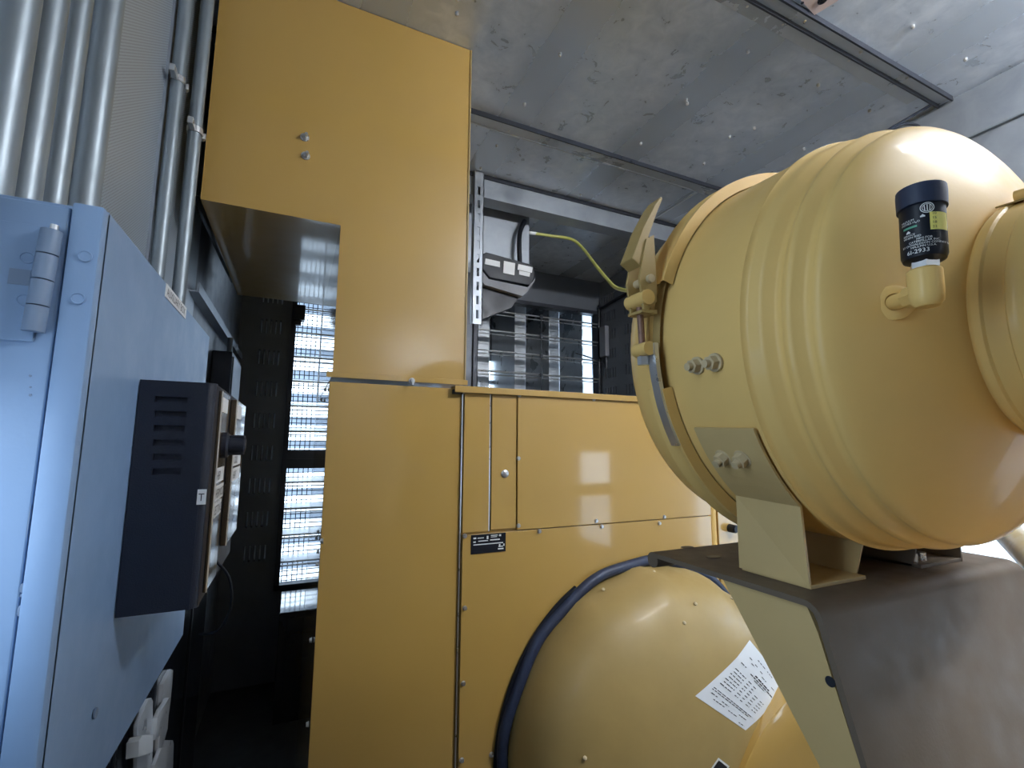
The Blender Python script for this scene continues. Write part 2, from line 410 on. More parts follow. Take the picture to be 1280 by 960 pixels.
hs = thing('machine_housing', 'yellow panelled machine housing standing on floor under the duct, with black data plate', 'housing', (1.0, YP, 0))
b = B(); box(b, (.085, YP, 0.0), (.5005, YP+.9, 1.632), .0015); make('side_panel', b, 'yellow', hs)
b = B(); box(b, (.508, YP+.002, 0), (1.95, YP+.85, 1.615)); make('carcass', b, 'yellow', hs)
b = B(); box(b, (.510, YP-.008, 1.162), (.6015, YP+.004, 1.618), .0015); make('filler_strip', b, 'yellow', hs)
b = B(); box(b, (.6085, YP-.010, 1.166), (.701, YP+.004, 1.618), .002); make('filler_strip', b, 'yellow', hs)
b = B(); box(b, (.7045, YP-.014, 1.160), (1.60, YP+.004, 1.618), .0015); make('access_panel', b, 'yellow', hs)
b = B(); box(b, (.510, YP-.012, 0), (1.60, YP+.004, 1.1565), .0015); make('lower_panel', b, 'yellow', hs)
b = B(); box(b, (1.640, YP-.012, 0), (1.95, YP+.004, 1.618), .0015); make('end_panel', b, 'yellow', hs)
b = B(); cyl(b, (1.62, YP+.004, 0), (1.62, YP+.004, 1.618), .018, 16); make('corner_bead', b, 'tan', hs, True)
b = B(); prism(b, [(.47, YP-.026, 1.618), (.47, YP-.026, 1.640), (.47, YP+.02, 1.640), (.47, YP+.02, 1.618)], (1.48, 0, 0), .0015); make('top_flange', b, 'yellow', hs)
b = B(); box(b, (.465, YP-.02, 1.612), (.500, YP-.006, 1.628), .002); make('rubber_end', b, 'black', hs)
for x0 in (.504, .605):
    b = B(); box(b, (x0-.0035, YP+.0, 1.16 if x0 > .6 else 0), (x0+.0035, YP+.003, 1.618)); make('seam_strip', b, 'dark', hs)
for x0 in (.5015, .6015):
    b = B(); cyl(b, (x0+.001, YP-.006, 1.162 if x0 > .6 else 0.), (x0+.001, YP-.006, 1.618), .0024, 8); make('bright_edge', b, 'steel', hs, True)  # steel rods stand in for the bright reflection along the seams
# round plug
p = at(631, 592, 1, YP-.010); b = B(); lathe(b, p, (0, -1, 0), [(0, .0135), (.003, .0135), (.0055, .010), (.006, 0)], 28); make('plug', b, 'steel', hs, True)
scr = [(648,573),(648,657),(581,670),(674,664),(745,651),(752,658),(824,654),(830,646),(581,760),(579,854),(577,950),(614,943),(649,494),(742,499),(580,489)]
first = None
for x, y in scr:
    p = at(x, y, 1, YP-.013)
    if first is None:
        b = B(); lathe(b, p, (0, -1, 0), [(0, .0075), (.002, .0075), (.002, .006)], 14); hexa(b, p, p+Vector((0, -.007, 0)), .006)
        first = make('panel_screw', b, 'steel', hs); fp = p.copy()
    else:
        o = first.copy(); COL.objects.link(o); o.parent = hs; o.matrix_parent_inverse = first.matrix_parent_inverse.copy(); o.location = first.location+(p-fp)
for (x, y) in ((408,487),(403,500),(399,665),(397,672),(404,676),(399,689),(398,705),(390,800),(386,905)):
    p = at(x, y, 0, .083); o = first.copy(); COL.objects.link(o); o.parent = hs
    o.rotation_euler = (0, 0, -pi/2)
    # rotate about the hinge: mesh is in world space relative to the housing origin
    T = Matrix.Translation(p) @ Matrix.Rotation(-pi/2, 4, 'Z') @ Matrix.Translation(-fp)
    o.matrix_parent_inverse = Matrix.Identity(4)
    o.matrix_basis = Matrix.Translation(-Vector(hs.location)) @ T
# data plate
p0 = at(589, 669, 1, YP-.014); p1 = at(632, 689, 1, YP-.014)
dx0, dz1, dx1, dz0 = p0.x, p0.z, p1.x, p1.z
b = B(); box(b, (dx0, YP-.0145, dz0), (dx1, YP-.0122, dz1), .0004); dp = make('data_plate', b, 'black', hs, label='small black engraved data plate')
b = B(); w_ = dx1-dx0
for u_, v_, w2_, h2_ in ((.44, .90, .05, .17), (.56, .93, .20, .05), (.56, .84, .18, .04), (.80, .93, .06, .10), (.06, .86, .08, .08), (.18, .84, .18, .05), (.06, .66, .07, .07), (.20, .68, .28, .05), (.54, .70, .28, .06), (.80, .42, .04, .14), (.93, .42, .03, .12)):
    box(b, (dx0+w_*u_, YP-.0149, dz0+(dz1-dz0)*(v_-h2_)), (dx0+w_*(u_+w2_), YP-.0146, dz0+(dz1-dz0)*v_))
box(b, (dx0+.008, YP-.0149, dz1-.033), (dx1-.01, YP-.0146, dz1-.030)); box(b, (dx1-.028, YP-.0149, dz0+.008), (dx1-.008, YP-.0146, dz0+.012)); box(b, (dx1-.026, YP-.0149, dz0+.016), (dx1-.010, YP-.0146, dz0+.019))
make('engraving', b, 'whiteprint', dp)
b = B(); p = at(912, 660, 1, YP-.012); cyl(b, p, p+Vector((0, -.03, 0)), .017, 20); cyl(b, p+Vector((0, -.03, 0)), p+Vector((0, -.036, 0)), .013, 20)
make('grip_knob', b, 'black', hs, True, label='black knob')

# ------------------------------------------------------------------ drum with label and rubber hose
DC = Vector((1.23, YP, .43))
dr = thing('drum_cover', 'bulging round yellow drum cover with paper sheet stuck on, low in front of housing', 'cover', (DC.x, YP-.02, 0))
dprof = [(.012, .567), (.08, .566), (.14, .556), (.19, .532), (.23, .492), (.265, .43), (.29, .35), (.305, .25), (.313, .15), (.317, 0.0)]
def dR(r):      # bulge of the drum at radius r
    for (t0, r0), (t1, r1) in zip(dprof, dprof[1:]):
        if r1 <= r <= r0: return t0+(t1-t0)*(r0-r)/max(1e-6, r0-r1)
    return .012
b = B(); lathe(b, DC, (0, -1, 0), dprof, 96, uv=(Vector((1, 0, 0)), Vector((0, 0, 1)), Vector((0, -1, 0))))
for v in b.verts:      # shallow dents near the crown
    dx, dz = v.co.x-DC.x, v.co.z-DC.z
    if dz > .38: v.co.z -= .006*(sin(dx*26)+.6*sin(dx*47+1))*min(1, (dz-.38)/.1)
make('shell', b, 'tan_dull', dr, 40)
def on_drum(x, y, off=.001):
    Y = YP-.2
    for _ in range(30):
        p = at(x, y, 1, Y); r = sqrt((p.x-DC.x)**2+(p.z-DC.z)**2); Y = Y*.5+.5*(YP-dR(min(r, .566))-off)
    return at(x, y, 1, Y)
# paper label (curved sheet following the drum), bilinear in its four corners
ps_ = [on_drum(*q, .0015) for q in ((937, 800), (978, 856), (932, 913), (869, 870))]
def sheet(u, v, off=.0015):
    a = ps_[0]*(1-u)*(1-v)+ps_[1]*u*(1-v)+ps_[2]*u*v+ps_[3]*(1-u)*v
    r = sqrt((a.x-DC.x)**2+(a.z-DC.z)**2); return Vector((a.x, YP-dR(r)-off, a.z))
b = B(); N = 10
g = [[b.verts.new(sheet(i/N, j/N)) for j in range(N+1)] for i in range(N+1)]
for i in range(N):
    for j in range(N): b.faces.new((g[i][j], g[i+1][j], g[i+1][j+1], g[i][j+1]))
pap = make('paper_label', b, 'white', dr, label='white printed paper sheet')
b = B()
rr_ = random.Random(3)
def bars(v, u0, u1, h=.011, words=6):
    u = u0
    while u < u1:
        w = rr_.uniform(.03, .085); e = min(u+w, u1)
        q_ = [sheet(*c, .0022) for c in ((u, v), (e, v), (e, v+h), (u, v+h))]
        b.faces.new([b.verts.new(p) for p in q_]); u = e+rr_.uniform(.010, .022)
for v, u0, u1, h in ((.10, .30, .50, .011), (.10, .55, .70, .010), (.17, .16, .22, .011), (.18, .30, .36, .011), (.19, .44, .50, .011), (.21, .24, .32, .010), (.23, .52, .64, .011), (.22, .78, .88, .011),
                     (.31, .10, .22, .010), (.29, .42, .78, .020), (.325, .34, .90, .014), (.355, .46, .74, .010)):
    bars(v, u0, u1, h)
for k in range(7):
    v = .42+k*.045; bars(v, .10+.02*(k % 2), .34, .011); bars(v, .40, .47, .011); bars(v+.004, .52, .58, .011)
    if k > 1: bars(v, .64, .72, .010); bars(v+.003, .78, .88, .010)
for v, u0, u1 in ((.78, .08, .90), (.805, .08, .86), (.85, .12, .24), (.86, .34, .48), (.865, .70, .86), (.90, .22, .44), (.905, .52, .70), (.955, .80, .92)): bars(v, u0, u1, .010)
make('printing', b, 'print', pap)
for (x, y) in ((817, 715), (915, 748), (754, 737), (855, 779), (869, 755), (731, 948)):
    p = on_drum(x, y, 0); b = B(); lathe(b, p, (-.1, -.6, .6), [(0, .006), (.004, .006), (.006, .003), (.0062, 0)], 10); make('drum_screw', b, 'bolt_tan', dr, True)
# warning sticker at the bottom edge
q = [on_drum(*c, .002) for c in ((898, 947), (912, 958), (900, 975), (885, 966))]
b = B(); b.faces.new([b.verts.new(p) for p in q]); make('warning_sticker', b, 'whiteprint', dr, label='warning sticker with black and yellow print')
b = B(); q2 = [p.lerp((q[0]+q[1]+q[2]+q[3])/4, .22)+Vector((0, -.0008, 0)) for p in q]; b.faces.new([b.verts.new(p) for p in q2]); make('sticker_print', b, 'print', dr)
# second round cover, overlapping lower right
c2 = Vector((1.90, YP-.18, 0.0))
fc = thing('fan_cover', 'round yellow cover edge overlapping the drum cover at lower right', 'cover', (1.9, 1.3, 0))
b = B()
lathe(b, (1.739, YP-.33, .1185), (0, -1, 0), [(-.06, .502), (.0, .502), (.004, .497), (.012, .38), (.016, 0)], 96)
bmesh.ops.bisect_plane(b, geom=b.verts[:]+b.edges[:]+b.faces[:], plane_co=(0, 0, .002), plane_no=(0, 0, -1), clear_outer=True)
make('shell', b, 'yellow', fc, 40)
# hose round the drum
hp = []
for k in range(41):
    a = radians(205-k*4.1); rr = .583+.004*sin(k*.9)
    hp.append((DC.x+rr*cos(a), YP-.030, DC.z+rr*sin(a)))
hz = tag(make('rubber_hose', tube(B(), hp, .0185, 14), 'rubber', None, True), 'thick blue-black rubber hose curving around the drum cover', 'hose')
hp = [(DC.x+.555*cos(radians(a)), YP-.075+.0*a, DC.z+.555*sin(radians(a))) for a in range(148, 206, 6)]
b = B(); tube(b, [(DC.x+.600*cos(radians(a)), YP-.020, DC.z+.600*sin(radians(a))) for a in range(120, 206, 6)], .008, 10)
tag(make('cable', b, 'black', None, True), 'thin black cable running along the outer side of the rubber hose', 'cable')

# ------------------------------------------------------------------ air cleaner canister
AN = Vector((-.05959734, -.9973777, -.04105944)).normalized(); AC = Vector((.76177, .51976, 1.60268))
E1 = AN.cross(Vector((0, 0, 1))).normalized(); E2 = E1.cross(AN)
AUV = (E1, E2, AN)
def can(t, r, deg): return AC+AN*t+(E1*cos(radians(deg))+E2*sin(radians(deg)))*r
ac = thing('air_cleaner', 'large ribbed yellow air cleaner canister clamped at its far end, on the bracket', 'air cleaner', (AC.x, .35, 1.28))
body = [(.028, .284), (.040, .283), (.13, .281), (.150, .2805), (.153, .2845), (.158, .2845), (.160, .281), (.165, .278), (.176, .278), (.182, .2745),
        (.188, .2665), (.194, .2645), (.200, .2675), (.204, .2705), (.208, .271), (.212, .2675), (.218, .260), (.224, .2575), (.229, .2600), (.233, .2605), (.238, .2575), (.244, .2515),
        (.250, .243), (.257, .231), (.264, .217), (.271, .2005), (.278, .182), (.284, .165), (.290, .146), (.294, .133), (.297, .121)]
make('canister_body', lathe(B(), AC, AN, body, 128, uv=AUV), 'tan', ac, 50)
lid = [(-.105, 0), (-.103, .10), (-.098, .20), (-.085, .255), (-.06, .283), (-.035, .289), (-.006, .2895), (.0, .298), (.006, .298), (.010, .285), (.028, .284)]
make('lid', lathe(B(), AC, AN, lid, 96, uv=AUV), 'tan', ac, 50)
# clamp band, open at the latch
bprof = [(-.004, .299), (-.004, .303), (.003, .3035), (.008, .2995), (.020, .2995), (.026, .3035), (.031, .303), (.031, .286)]
a0, a1 = radians(16), radians(346)
bnd = make('clamp_band', lathe(B(), AC, AN, bprof, 96, a0, a1, uv=AUV), 'tan', ac, 50)
b = B(); lathe(b, AC, AN, [(.004, .2925), (.024, .2925)], 20, radians(-16), radians(18), uv=AUV); make('band_liner', b, 'tan_dull', ac)
b = B(); lathe(b, AC, AN, [(.014, .3045), (.0142, .3065), (.030, .3065), (.0305, .3005)], 24, radians(-30), radians(-1.5), uv=AUV)
make('wear_strip', b, 'steel', ac, 30, label='bare grey metal strip')
# over-centre latch
la = make('latch_housing', box(B(), (-.5, -.5, -.5), (.5, .5, .5)), 'tan_dull', ac)   # replaced below
bpy.data.objects.remove(la)
def canprism(poly, t0, t1):     # polygon in (radius, height) about the latch, extruded along the axis
    return [AC+AN*t0+E1*r+E2*h for r, h in poly], AN*(t1-t0)
b = B()
for t0 in (-.006, .024):
    pl_, ve = canprism([(.300, .052), (.322, .034), (.330, .082), (.318, .142), (.305, .150), (.302, .10)], t0, t0+.004); prism(b, pl_, ve)
pl_, ve = canprism([(.300, .034), (.326, .034), (.326, .038), (.300, .040)], -.006, .028); prism(b, pl_, ve)
pl_, ve = canprism([(.318, .070), (.330, .082), (.326, .118), (.316, .150), (.311, .150), (.320, .116), (.324, .084), (.314, .072)], -.006, .028)
make('latch_housing', b, 'tan_dull', ac)
b = B(); prism(b, *canprism([(.326, .100), (.342, .110), (.322, .158), (.300, .198), (.290, .212), (.287, .209), (.298, .186), (.312, .150), (.322, .112)], -.004, .026), bev=.0015)
make('latch_lever', b, 'tan_dull', ac)
b = B(); cyl(b, can(-.012, .318, 0)+E2*.056, can(.032, .318, 0)+E2*.056, .011, 20); make('latch_pin', b, 'tan', ac, True)
b = B(); cyl(b, can(-.010, .314, 0)+E2*.083, can(.034, .314, 0)+E2*.083, .006, 16); make('latch_pin', b, 'bolt_tan', ac, True)
b = B(); cyl(b, AC+AN*.010+E1*.317+E2*.046, AC+AN*.010+E1*.311-E2*.034, .0048, 14); make('draw_rod', b, 'rust', ac, True, label='rusty draw rod')
b = B(); cyl(b, AC-AN*.004+E1*.312-E2*.016, AC+AN*.026+E1*.312-E2*.016, .010, 20); make('trunnion', b, 'tan', ac, True)
b = B(); hexa(b, AC+AN*.010+E1*.311-E2*.026, AC+AN*.010+E1*.3105-E2*.038, .0085); make('nut', b, 'steel', ac)
# outlet
neck = [(.292, .116), (.34, .1165), (.55, .117)]
make('outlet_neck', lathe(B(), AC, AN, neck, 64, uv=AUV), 'tan', ac, 50)
oc = [(.2965, .121), (.298, .130), (.303, .133), (.309, .133), (.311, .1305), (.327, .1305), (.329, .133), (.336, .133), (.341, .130), (.342, .118)]
clp = thing('hose_clamp', 'tan band clamp round the outlet neck at right edge, with small screw', 'clamp', AC+AN*.32)
make('band', lathe(B(), AC, AN, oc, 72, uv=AUV), 'tan', clp, 50)
b = B(); prism(b, [can(.298, .1335, 62), can(.326, .1335, 62), can(.326, .1345, 84), can(.298, .1345, 84)], E1*.001+E2*.0015); make('band_tab', b, 'tan_dull', clp)
b = B(); cyl(b, can(.300, .140, 80), can(.335, .140, 80), .007, 18); make('clamp_screw', b, 'tan', clp, True)
# bolts on the canister
def nutset(p, n, par, s=1.0):
    n = n.normalized(); b = B(); lathe(b, p, n, [(-.001, .0125*s), (.0022*s, .0125*s), (.0022*s, .006*s)], 22); wsh = make('bolt', b, 'bolt_tan', par, True)
    b = B(); hexa(b, p+n*.0022*s, p+n*.012*s, .0098*s); make('nut', b, 'bolt_tan', wsh)
    b = B(); cyl(b, p+n*.010*s, p+n*.019*s, .0055*s, 14); make('threaded_end', b, 'steel' if s > 1.1 else 'bolt_tan', wsh, True)
def fitt(x, y, R=.283):   # pixel -> point on the cylinder
    d = (rt*((x-640)/FPX)-up*((y-480)/FPX)+fw).normalized(); o = EYE-AC
    dp = d-AN*d.dot(AN); op = o-AN*o.dot(AN); A = dp.dot(dp); Bq = 2*dp.dot(op); Cq = op.dot(op)-R*R
    s = (-Bq-sqrt(max(0, Bq*Bq-4*A*Cq)))/(2*A); P = EYE+d*s; v = P-AC; t = v.dot(AN); return P, (v-AN*t), t
for x, y in ((872, 457), (894, 453)):
    P, n_, t_ = fitt(x, y); nutset(P, n_, ac, .95)

# ------------------------------------------------------------------ mounting feet and bracket
PZ = 1.277     # top of the bracket plate
ft = thing('mounting_foot', 'grey beige channel foot bolted under the near side of the canister', 'foot', (.60, .44, PZ), 'canister feet')
P1, n1, t1 = fitt(870, 533); P2, n2, t2 = fitt(950, 533)
ang0 = math.degrees(math.atan2(n1.dot(E2), n1.dot(E1))); 
Pb, nb, tb = fitt(915, 615); ang1 = math.degrees(math.atan2(nb.dot(E2), nb.dot(E1)))
b = B()
ta, tb_ = .052, .150
N = 8; rows_ = []
for i in range(N+1):
    a = ang0+(ang1-ang0)*i/N
    rows_.append([b.verts.new(can(ta, .285, a)), b.verts.new(can(tb_, .285, a))])
xl = can(.1, .285, ang1).x
rows_.append([b.verts.new((xl+.002, can(ta, .285, ang1).y, PZ+.004)), b.verts.new((xl+.004, can(tb_, .285, ang1).y, PZ+.004))])
for r0, r1 in zip(rows_, rows_[1:]): b.faces.new((r0[0], r0[1], r1[1], r1[0]))
bmesh.ops.recalc_face_normals(b, faces=b.faces)
bmesh.ops.solidify(b, geom=b.faces[:], thickness=.0035)
make('strap', b, 'foot', ft)
ya, yb = can(ta, .285, ang1).y, can(tb_, .285, ang1).y
b = B(); box(b, (xl+.003, yb, PZ), (xl+.115, ya, PZ+.005), .001); make('foot_plate', b, 'foot', ft)
b = B(); prism(b, [(xl+.112, yb+.012, PZ), (xl+.112, ya, PZ), (xl+.112, ya, PZ+.06), (xl+.112, yb-.002, PZ+.052)], (.0035, 0, 0)); make('rear_flange', b, 'foot', ft)
b = B(); bp_ = Vector((xl+.030, yb+.035, PZ+.005)); lathe(b, bp_, (0, 0, 1), [(0, .013), (.003, .013), (.003, .008)], 20); hexa(b, bp_, bp_+Vector((0, 0, .012)), .009); make('bolt', b, 'steel', ft)
for x, y in ((905, 571), (929, 572)):
    P, n_, t_ = fitt(x, y, .287); nutset(P, n_, ft, .95)
# mirrored foot on the far side, in the shade-darkened beige
f2 = thing('mounting_foot', 'grey beige channel foot bolted under the hidden right side of the canister', 'foot', (.92, .44, PZ), 'canister feet')
mx = 2*AC.x-.012
b = B(); box(b, (mx-xl-.115, yb, PZ), (mx-xl, ya, PZ+.005), .001); make('foot_plate', b, 'bracket', f2)
b = B(); prism(b, [(mx-xl-.115, yb+.012, PZ), (mx-xl-.115, ya, PZ), (mx-xl-.115, ya, PZ+.06), (mx-xl-.115, yb-.002, PZ+.05)], (.0035, 0, 0)); make('rear_flange', b, 'bracket', f2)
b = B(); box(b, (mx-xl-.004, yb, PZ), (mx-xl, ya, PZ+.15)); make('strap', b, 'bracket', f2)
for k in (0, 1):
    b = B(); q_ = Vector((mx-xl-.095+k*.022, yb+.02, PZ+.005)); hexa(b, q_, q_+Vector((0, 0, .011)), .008); make('bolt', b, 'steel', f2)

bk = thing('support_bracket', 'broad folded beige steel bracket whose plate and sloping front carry the canister', 'bracket', (.75, .35, .93))
# folded sheet: profile in (y, z) extruded along x
TH = .007; R0 = .022
pf = []
out = [(.623, PZ), (.372, PZ)]
arc = [(.372-R0*sin(radians(a))*1.0, PZ-R0+R0*cos(radians(a))) for a in range(0, 76, 8)]
last = arc[-1]; zend = .95
out = [(.623, PZ)]+arc+[(last[0]-(last[1]-zend)*.265, zend)]
inn = []
for i, (y_, z_) in enumerate(out):
    a, c = out[max(0, i-1)], out[min(len(out)-1, i+1)]
    dy, dz = c[0]-a[0], c[1]-a[1]; L_ = sqrt(dy*dy+dz*dz); inn.append((y_-dz/L_*TH*-1*-1, z_+dy/L_*TH))
b = B()
XB0, XB1 = .536, 1.02
prism(b, [(XB0, y_, z_) for y_, z_ in out]+[(XB0, y_, z_) for y_, z_ in inn[::-1]], (XB1-XB0, 0, 0))
make('folded_plate', b, 'bracket', bk, 30)
b = B(); prism(b, [(XB0+.006, .489, PZ-.008), (XB0+.006, .372, PZ-.008), (XB0+.006, .361, PZ-.034), (XB0+.006, .290, 1.0), (XB0+.006, .296, 1.0)], (.006, 0, 0)); make('gusset', b, 'foot', bk)
b = B(); prism(b, [(XB1-.012, .489, PZ-.008), (XB1-.012, .372, PZ-.008), (XB1-.012, .361, PZ-.034), (XB1-.012, .290, 1.0), (XB1-.012, .296, 1.0)], (.006, 0, 0)); make('gusset', b, 'foot', bk)
b = B(); cyl(b, (XB0+.004, .626, PZ-.0125), (XB0+.42, .626, PZ-.0125), .012, 16); make('rolled_edge', b, 'bracket', bk, True)
for x, y in ((859, 684), (892, 696)):
    p = at(x, y, 2, PZ+.0006); b = B()
    lathe(b, p, (0, 0, 1), [(0, .0075), (.0004, .0075), (.0004, 0)], 18); 
    for v in b.verts: v.co.x = p.x+(v.co.x-p.x)*1.7
    make('slot', b, 'dark', bk)
p = at(1038, 852, 0, XB0+.006); b = B(); lathe(b, p, (-1, 0, 0), [(0, .0055), (.0006, .0055), (.0006, 0)], 18); make('slot', b, 'dark', bk)

eb = thing('engine_block', 'large yellow engine block below the support bracket', 'engine', (1.1, -.4, 0))
b = B(); box(b, (.56, -1.3, .12), (1.7, .30, .945), .02); make('block', b, 'yellow', eb)
b = B(); box(b, (.50, -1.4, 0), (1.76, .35, .12), .006); make('skid', b, 'dark', eb)

# ------------------------------------------------------------------ service indicator
ebp = can(.271, .199, 1.0); nrm = (E1*.62+AN*.78).normalized()
elb = at(1158, 366, 1, ebp.y-.048)
si = thing('service_indicator', 'small black service indicator with yellow window on brass-coloured elbow of the canister', 'gauge', ebp)
b = B(); lathe(b, ebp-nrm*.004, nrm, [(0, .018), (.006, .018), (.008, .014), (.008, .009)], 26); make('boss', b, 'tan', si, True)
b = B(); tube(b, [ebp, ebp.lerp(elb, .6), elb], .0078, 16, smooth=1); make('nipple', b, 'tan', si, True)
dd = (elb-ebp).normalized()
b = B(); cyl(b, elb-dd*.026, elb-dd*.006, .0115, 8); lathe(b, elb, (0, 0, 1), [(-.013, 0), (-.013, .004), (-.0125, .0085), (-.008, .0118), (.0, .0125), (.018, .0128), (.020, .0125), (.022, .010), (.022, 0)], 22); make('elbow', b, 'tan', si, True)
top = at(1160, 343, 1, elb.y); zt = top.z
tilt = Vector((.07, -.01, 1)).normalized()
b = B(); cyl(b, elb+tilt*.018, elb+tilt*.028, .0095, 16); hexa(b, elb+tilt*.022, elb+tilt*.028, .0108); make('threaded_stem', b, 'steel', si, True)
base = elb+tilt*.026
pb = at(1132, 335, 1, elb.y); pc = at(1190, 335, 1, elb.y); DEP = (elb-EYE).dot(fw); RB = 58/FPX*DEP/2*.80
pt = at(1161, 250, 1, elb.y); HB = 106/FPX*DEP*.93
iu = Vector((1, 0, 0)); iu = (iu-tilt*iu.dot(tilt)).normalized(); iv = tilt.cross(iu)
IUV = (iu, iv, tilt)
b = B(); lathe(b, base, tilt, [(0, .003), (.001, RB*.6), (.004, RB*.92), (.008, RB), (HB*.76, RB), (HB*.77, RB*.99)], 48, uv=IUV); make('gauge_body', b, 'black', si, True)
b = B(); lathe(b, base, tilt, [(HB*.745, RB), (HB*.75, RB*1.10), (HB*.96, RB*1.12), (HB*1.02, RB*1.10), (HB*1.03, RB*1.0), (HB*1.03, 0)], 48, uv=IUV); make('cap', b, 'rubber', si, 40)
# print on the body: angle 0 faces the viewer
vd = (EYE-base); vd = (vd-tilt*vd.dot(tilt)).normalized(); vs_ = tilt.cross(vd)   # vs_ points to the right as seen
def gp(u, v, off=.0004):
    a = u/RB; return base+tilt*v+(vd*cos(a)+vs_*sin(a))*(RB+off)
hb = HB
b = B()
for tx, vv, uu, sz in (('MFG.FOR', .262, -.28, .16), ('CATERPILLAR INC.', .228, -.62, .16), ('BY DONALDSON COMPANY INC.', .193, -.98, .16), ('MPLS,MN U.S.A.', .157, -.55, .16), ('6I-2933', .088, -.74, .32),
                       ('VACUUM', .530, -1.0, .16), ('INCHES H₂O', .495, -1.0, .16), ('SERVICE', .335, -.9, .16), ('WHEN RED', .300, -.9, .16)):
    text_bm(b, [tx], lambda u, v, uu=uu, vv=vv: gp(u+uu*RB, hb*vv+v), RB*sz)
for uu, vv in ((.02, .56), (-.62, .385)):      # small arrow heads
    c_ = [gp(RB*(uu+a_), hb*(vv+h_), .0005) for a_, h_ in ((-.10, -.012), (.10, -.012), (.10, .004), (0, .026), (-.10, .004))]
    b.faces.new([b.verts.new(v) for v in c_])
make('printing', b, 'whiteprint', si)
b = B(); 
for r_ in (.30, .22):      # round emblem: two rings and crossed strokes
    for k in range(24):
        a0_, a1_ = 2*pi*k/24, 2*pi*(k+1)/24
        q_ = [gp(RB*.22+RB*r_*f*cos(a), hb*.665+RB*r_*f*sin(a), .0005) for f, a in ((1, a0_), (1, a1_), (.87, a1_), (.87, a0_))]
        b.faces.new([b.verts.new(v) for v in q_])
for s_ in (-1, 0, 1):
    c_ = [gp(RB*.22+x_*RB, hb*.665+z_*RB, .0005) for x_, z_ in ((s_*.1-.02, -.17), (s_*.1+.02, -.17), (s_*.1+.02+s_*.02, .17), (s_*.1-.02+s_*.02, .17))]
    b.faces.new([b.verts.new(v) for v in c_])
make('emblem', b, 'whiteprint', si)
def patch(u0, u1, v0, v1, off, n=8):
    b = B(); c = [[b.verts.new(gp(u0+(u1-u0)*i/n, v, off)) for v in (v0, v1)] for i in range(n+1)]
    for i in range(n): b.faces.new((c[i][0], c[i+1][0], c[i+1][1], c[i][1]))
    return b
make('green_band', patch(-RB*.88, -RB*.22, hb*.435, hb*.462, .0005), 'greenprint', si)
yw = make('yellow_window', patch(RB*.30, RB*1.22, hb*.365, hb*.60, .0006), 'yellowlab', si, label='yellow scale window')
b = B(); text_bm(b, ['10', '15', '18', '22', '25'], lambda u, v: gp(RB*.38+u, hb*.562+v, .0010), RB*.20, 1.25); make('scale_numbers', b, 'print', yw)

# ------------------------------------------------------------------ small tan pipe and cable near the canister
b = B(); tube(b, [Vector((at(1108, 186, 1, .9).x+.45, .93, H)), at(1098, 170, 1, .9), at(1112, 163, 1, .9), at(1130, 155, 1, .9), at(1148, 158, 1, .9), at(1152, 172, 1, .9)], .006, 10)
tag(make('cable', b, 'black', None, True), 'black cable loop rising behind the top of the canister', 'cable')

qa, qb = at(1256, 662, 0, 2.0), at(1320, 722, 0, 1.5)
xp = thing('crossover_pipe', 'tan pipe slanting down across the bright hatch at the right edge', 'pipe', qb)
make('pipe', tube(B(), [qa, qa.lerp(qb, .5), qb], 15/FPX*(qa-EYE).dot(fw), 24), 'tan_dull', xp, True)
# ------------------------------------------------------------------ pale cabinet on the left, skylight blue put into its paint
CX = -.20; C0, C1, CZ0, CZ1 = .617, 1.31, 1.024, 1.70
cb = thing('wall_cabinet', 'pale grey steel wall cabinet tinted skylight blue, with hinged door at the left edge', 'cabinet', (-.28, .9, CZ0))
b = B(); box(b, (XL+.006, C0+.012, CZ0), (CX, C1, CZ1), .0015); make('cabinet_body', b, 'cabinet', cb)
b = B(); box(b, (CX-.027, C0, CZ0), (CX, C0+.02, CZ1), .003); make('corner_strip', b, 'cabinet', cb, 40)
dj = make('cabinet_door', box(B(), (XL+.01, C0+.003, CZ0+.006), (CX-.0285, C0+.014, CZ1-.006), .0015), 'cabinet', cb)
# hinge
hg = make('hinge', box(B(), (-.295, C0-.0005, 1.548), (-.243, C0+.003, 1.668), .0006), 'cabinet', cb)
for k in range(4):
    z0_ = 1.5575+k*.0268; sl = -.0015*k
    b = B(); cyl(b, (-.2395-.002*(3-k)*.5, C0-.003, z0_), (-.2395-.002*(2-k)*.5, C0-.003, z0_+.0255), .0088, 18); make('knuckle', b, 'cabinet_seam', hg, True)
b = B(); cyl(b, (-.2372, C0-.003, 1.664), (-.2369, C0-.003, 1.670), .0035, 14); make('hinge_pin', b, 'steel', hg, True)
for (x, y) in ((34, 322), (30, 375), (106, 320), (97, 373)):
    p = at(x, y, 1, C0-.001); b = B(); lathe(b, p, (0, -1, 0), [(-.001, .0062), (.0006, .0062), (.0008, .0052), (.0001, .0048), (.0001, 0)], 24); make('weld_spot', b, 'cabinet', cb, True)
p = at(24, 346, 1, C0-.001); b = B(); box(b, (p.x-.008, C0-.0011, p.z-.008), (p.x+.008, C0-.0006, p.z+.008)); make('stamp', b, 'cabinet_seam', cb)
for x, y, w_, h_ in ((38, 470, .0022, .0022), (38, 484, .0016, .0016), (38, 494, .002, .0025), (28, 735, .003, .007), (30, 744, .005, .003), (24, 765, .0022, .009), (36, 650, .0008, .03)):
    p = at(x, y, 1, C0+.0023); b = B(); lathe(b, p, (0, -1, 0), [(0, 1), (.0003, 1), (.0003, 0)], 9)
    for v in b.verts:
        rr = random.uniform(.7, 1.2); v.co.x = p.x+(v.co.x-p.x)*w_*rr*.6; v.co.z = p.z+(v.co.z-p.z)*h_*rr*.6
    make('paint_chip', b, 'cabinet_seam', cb)
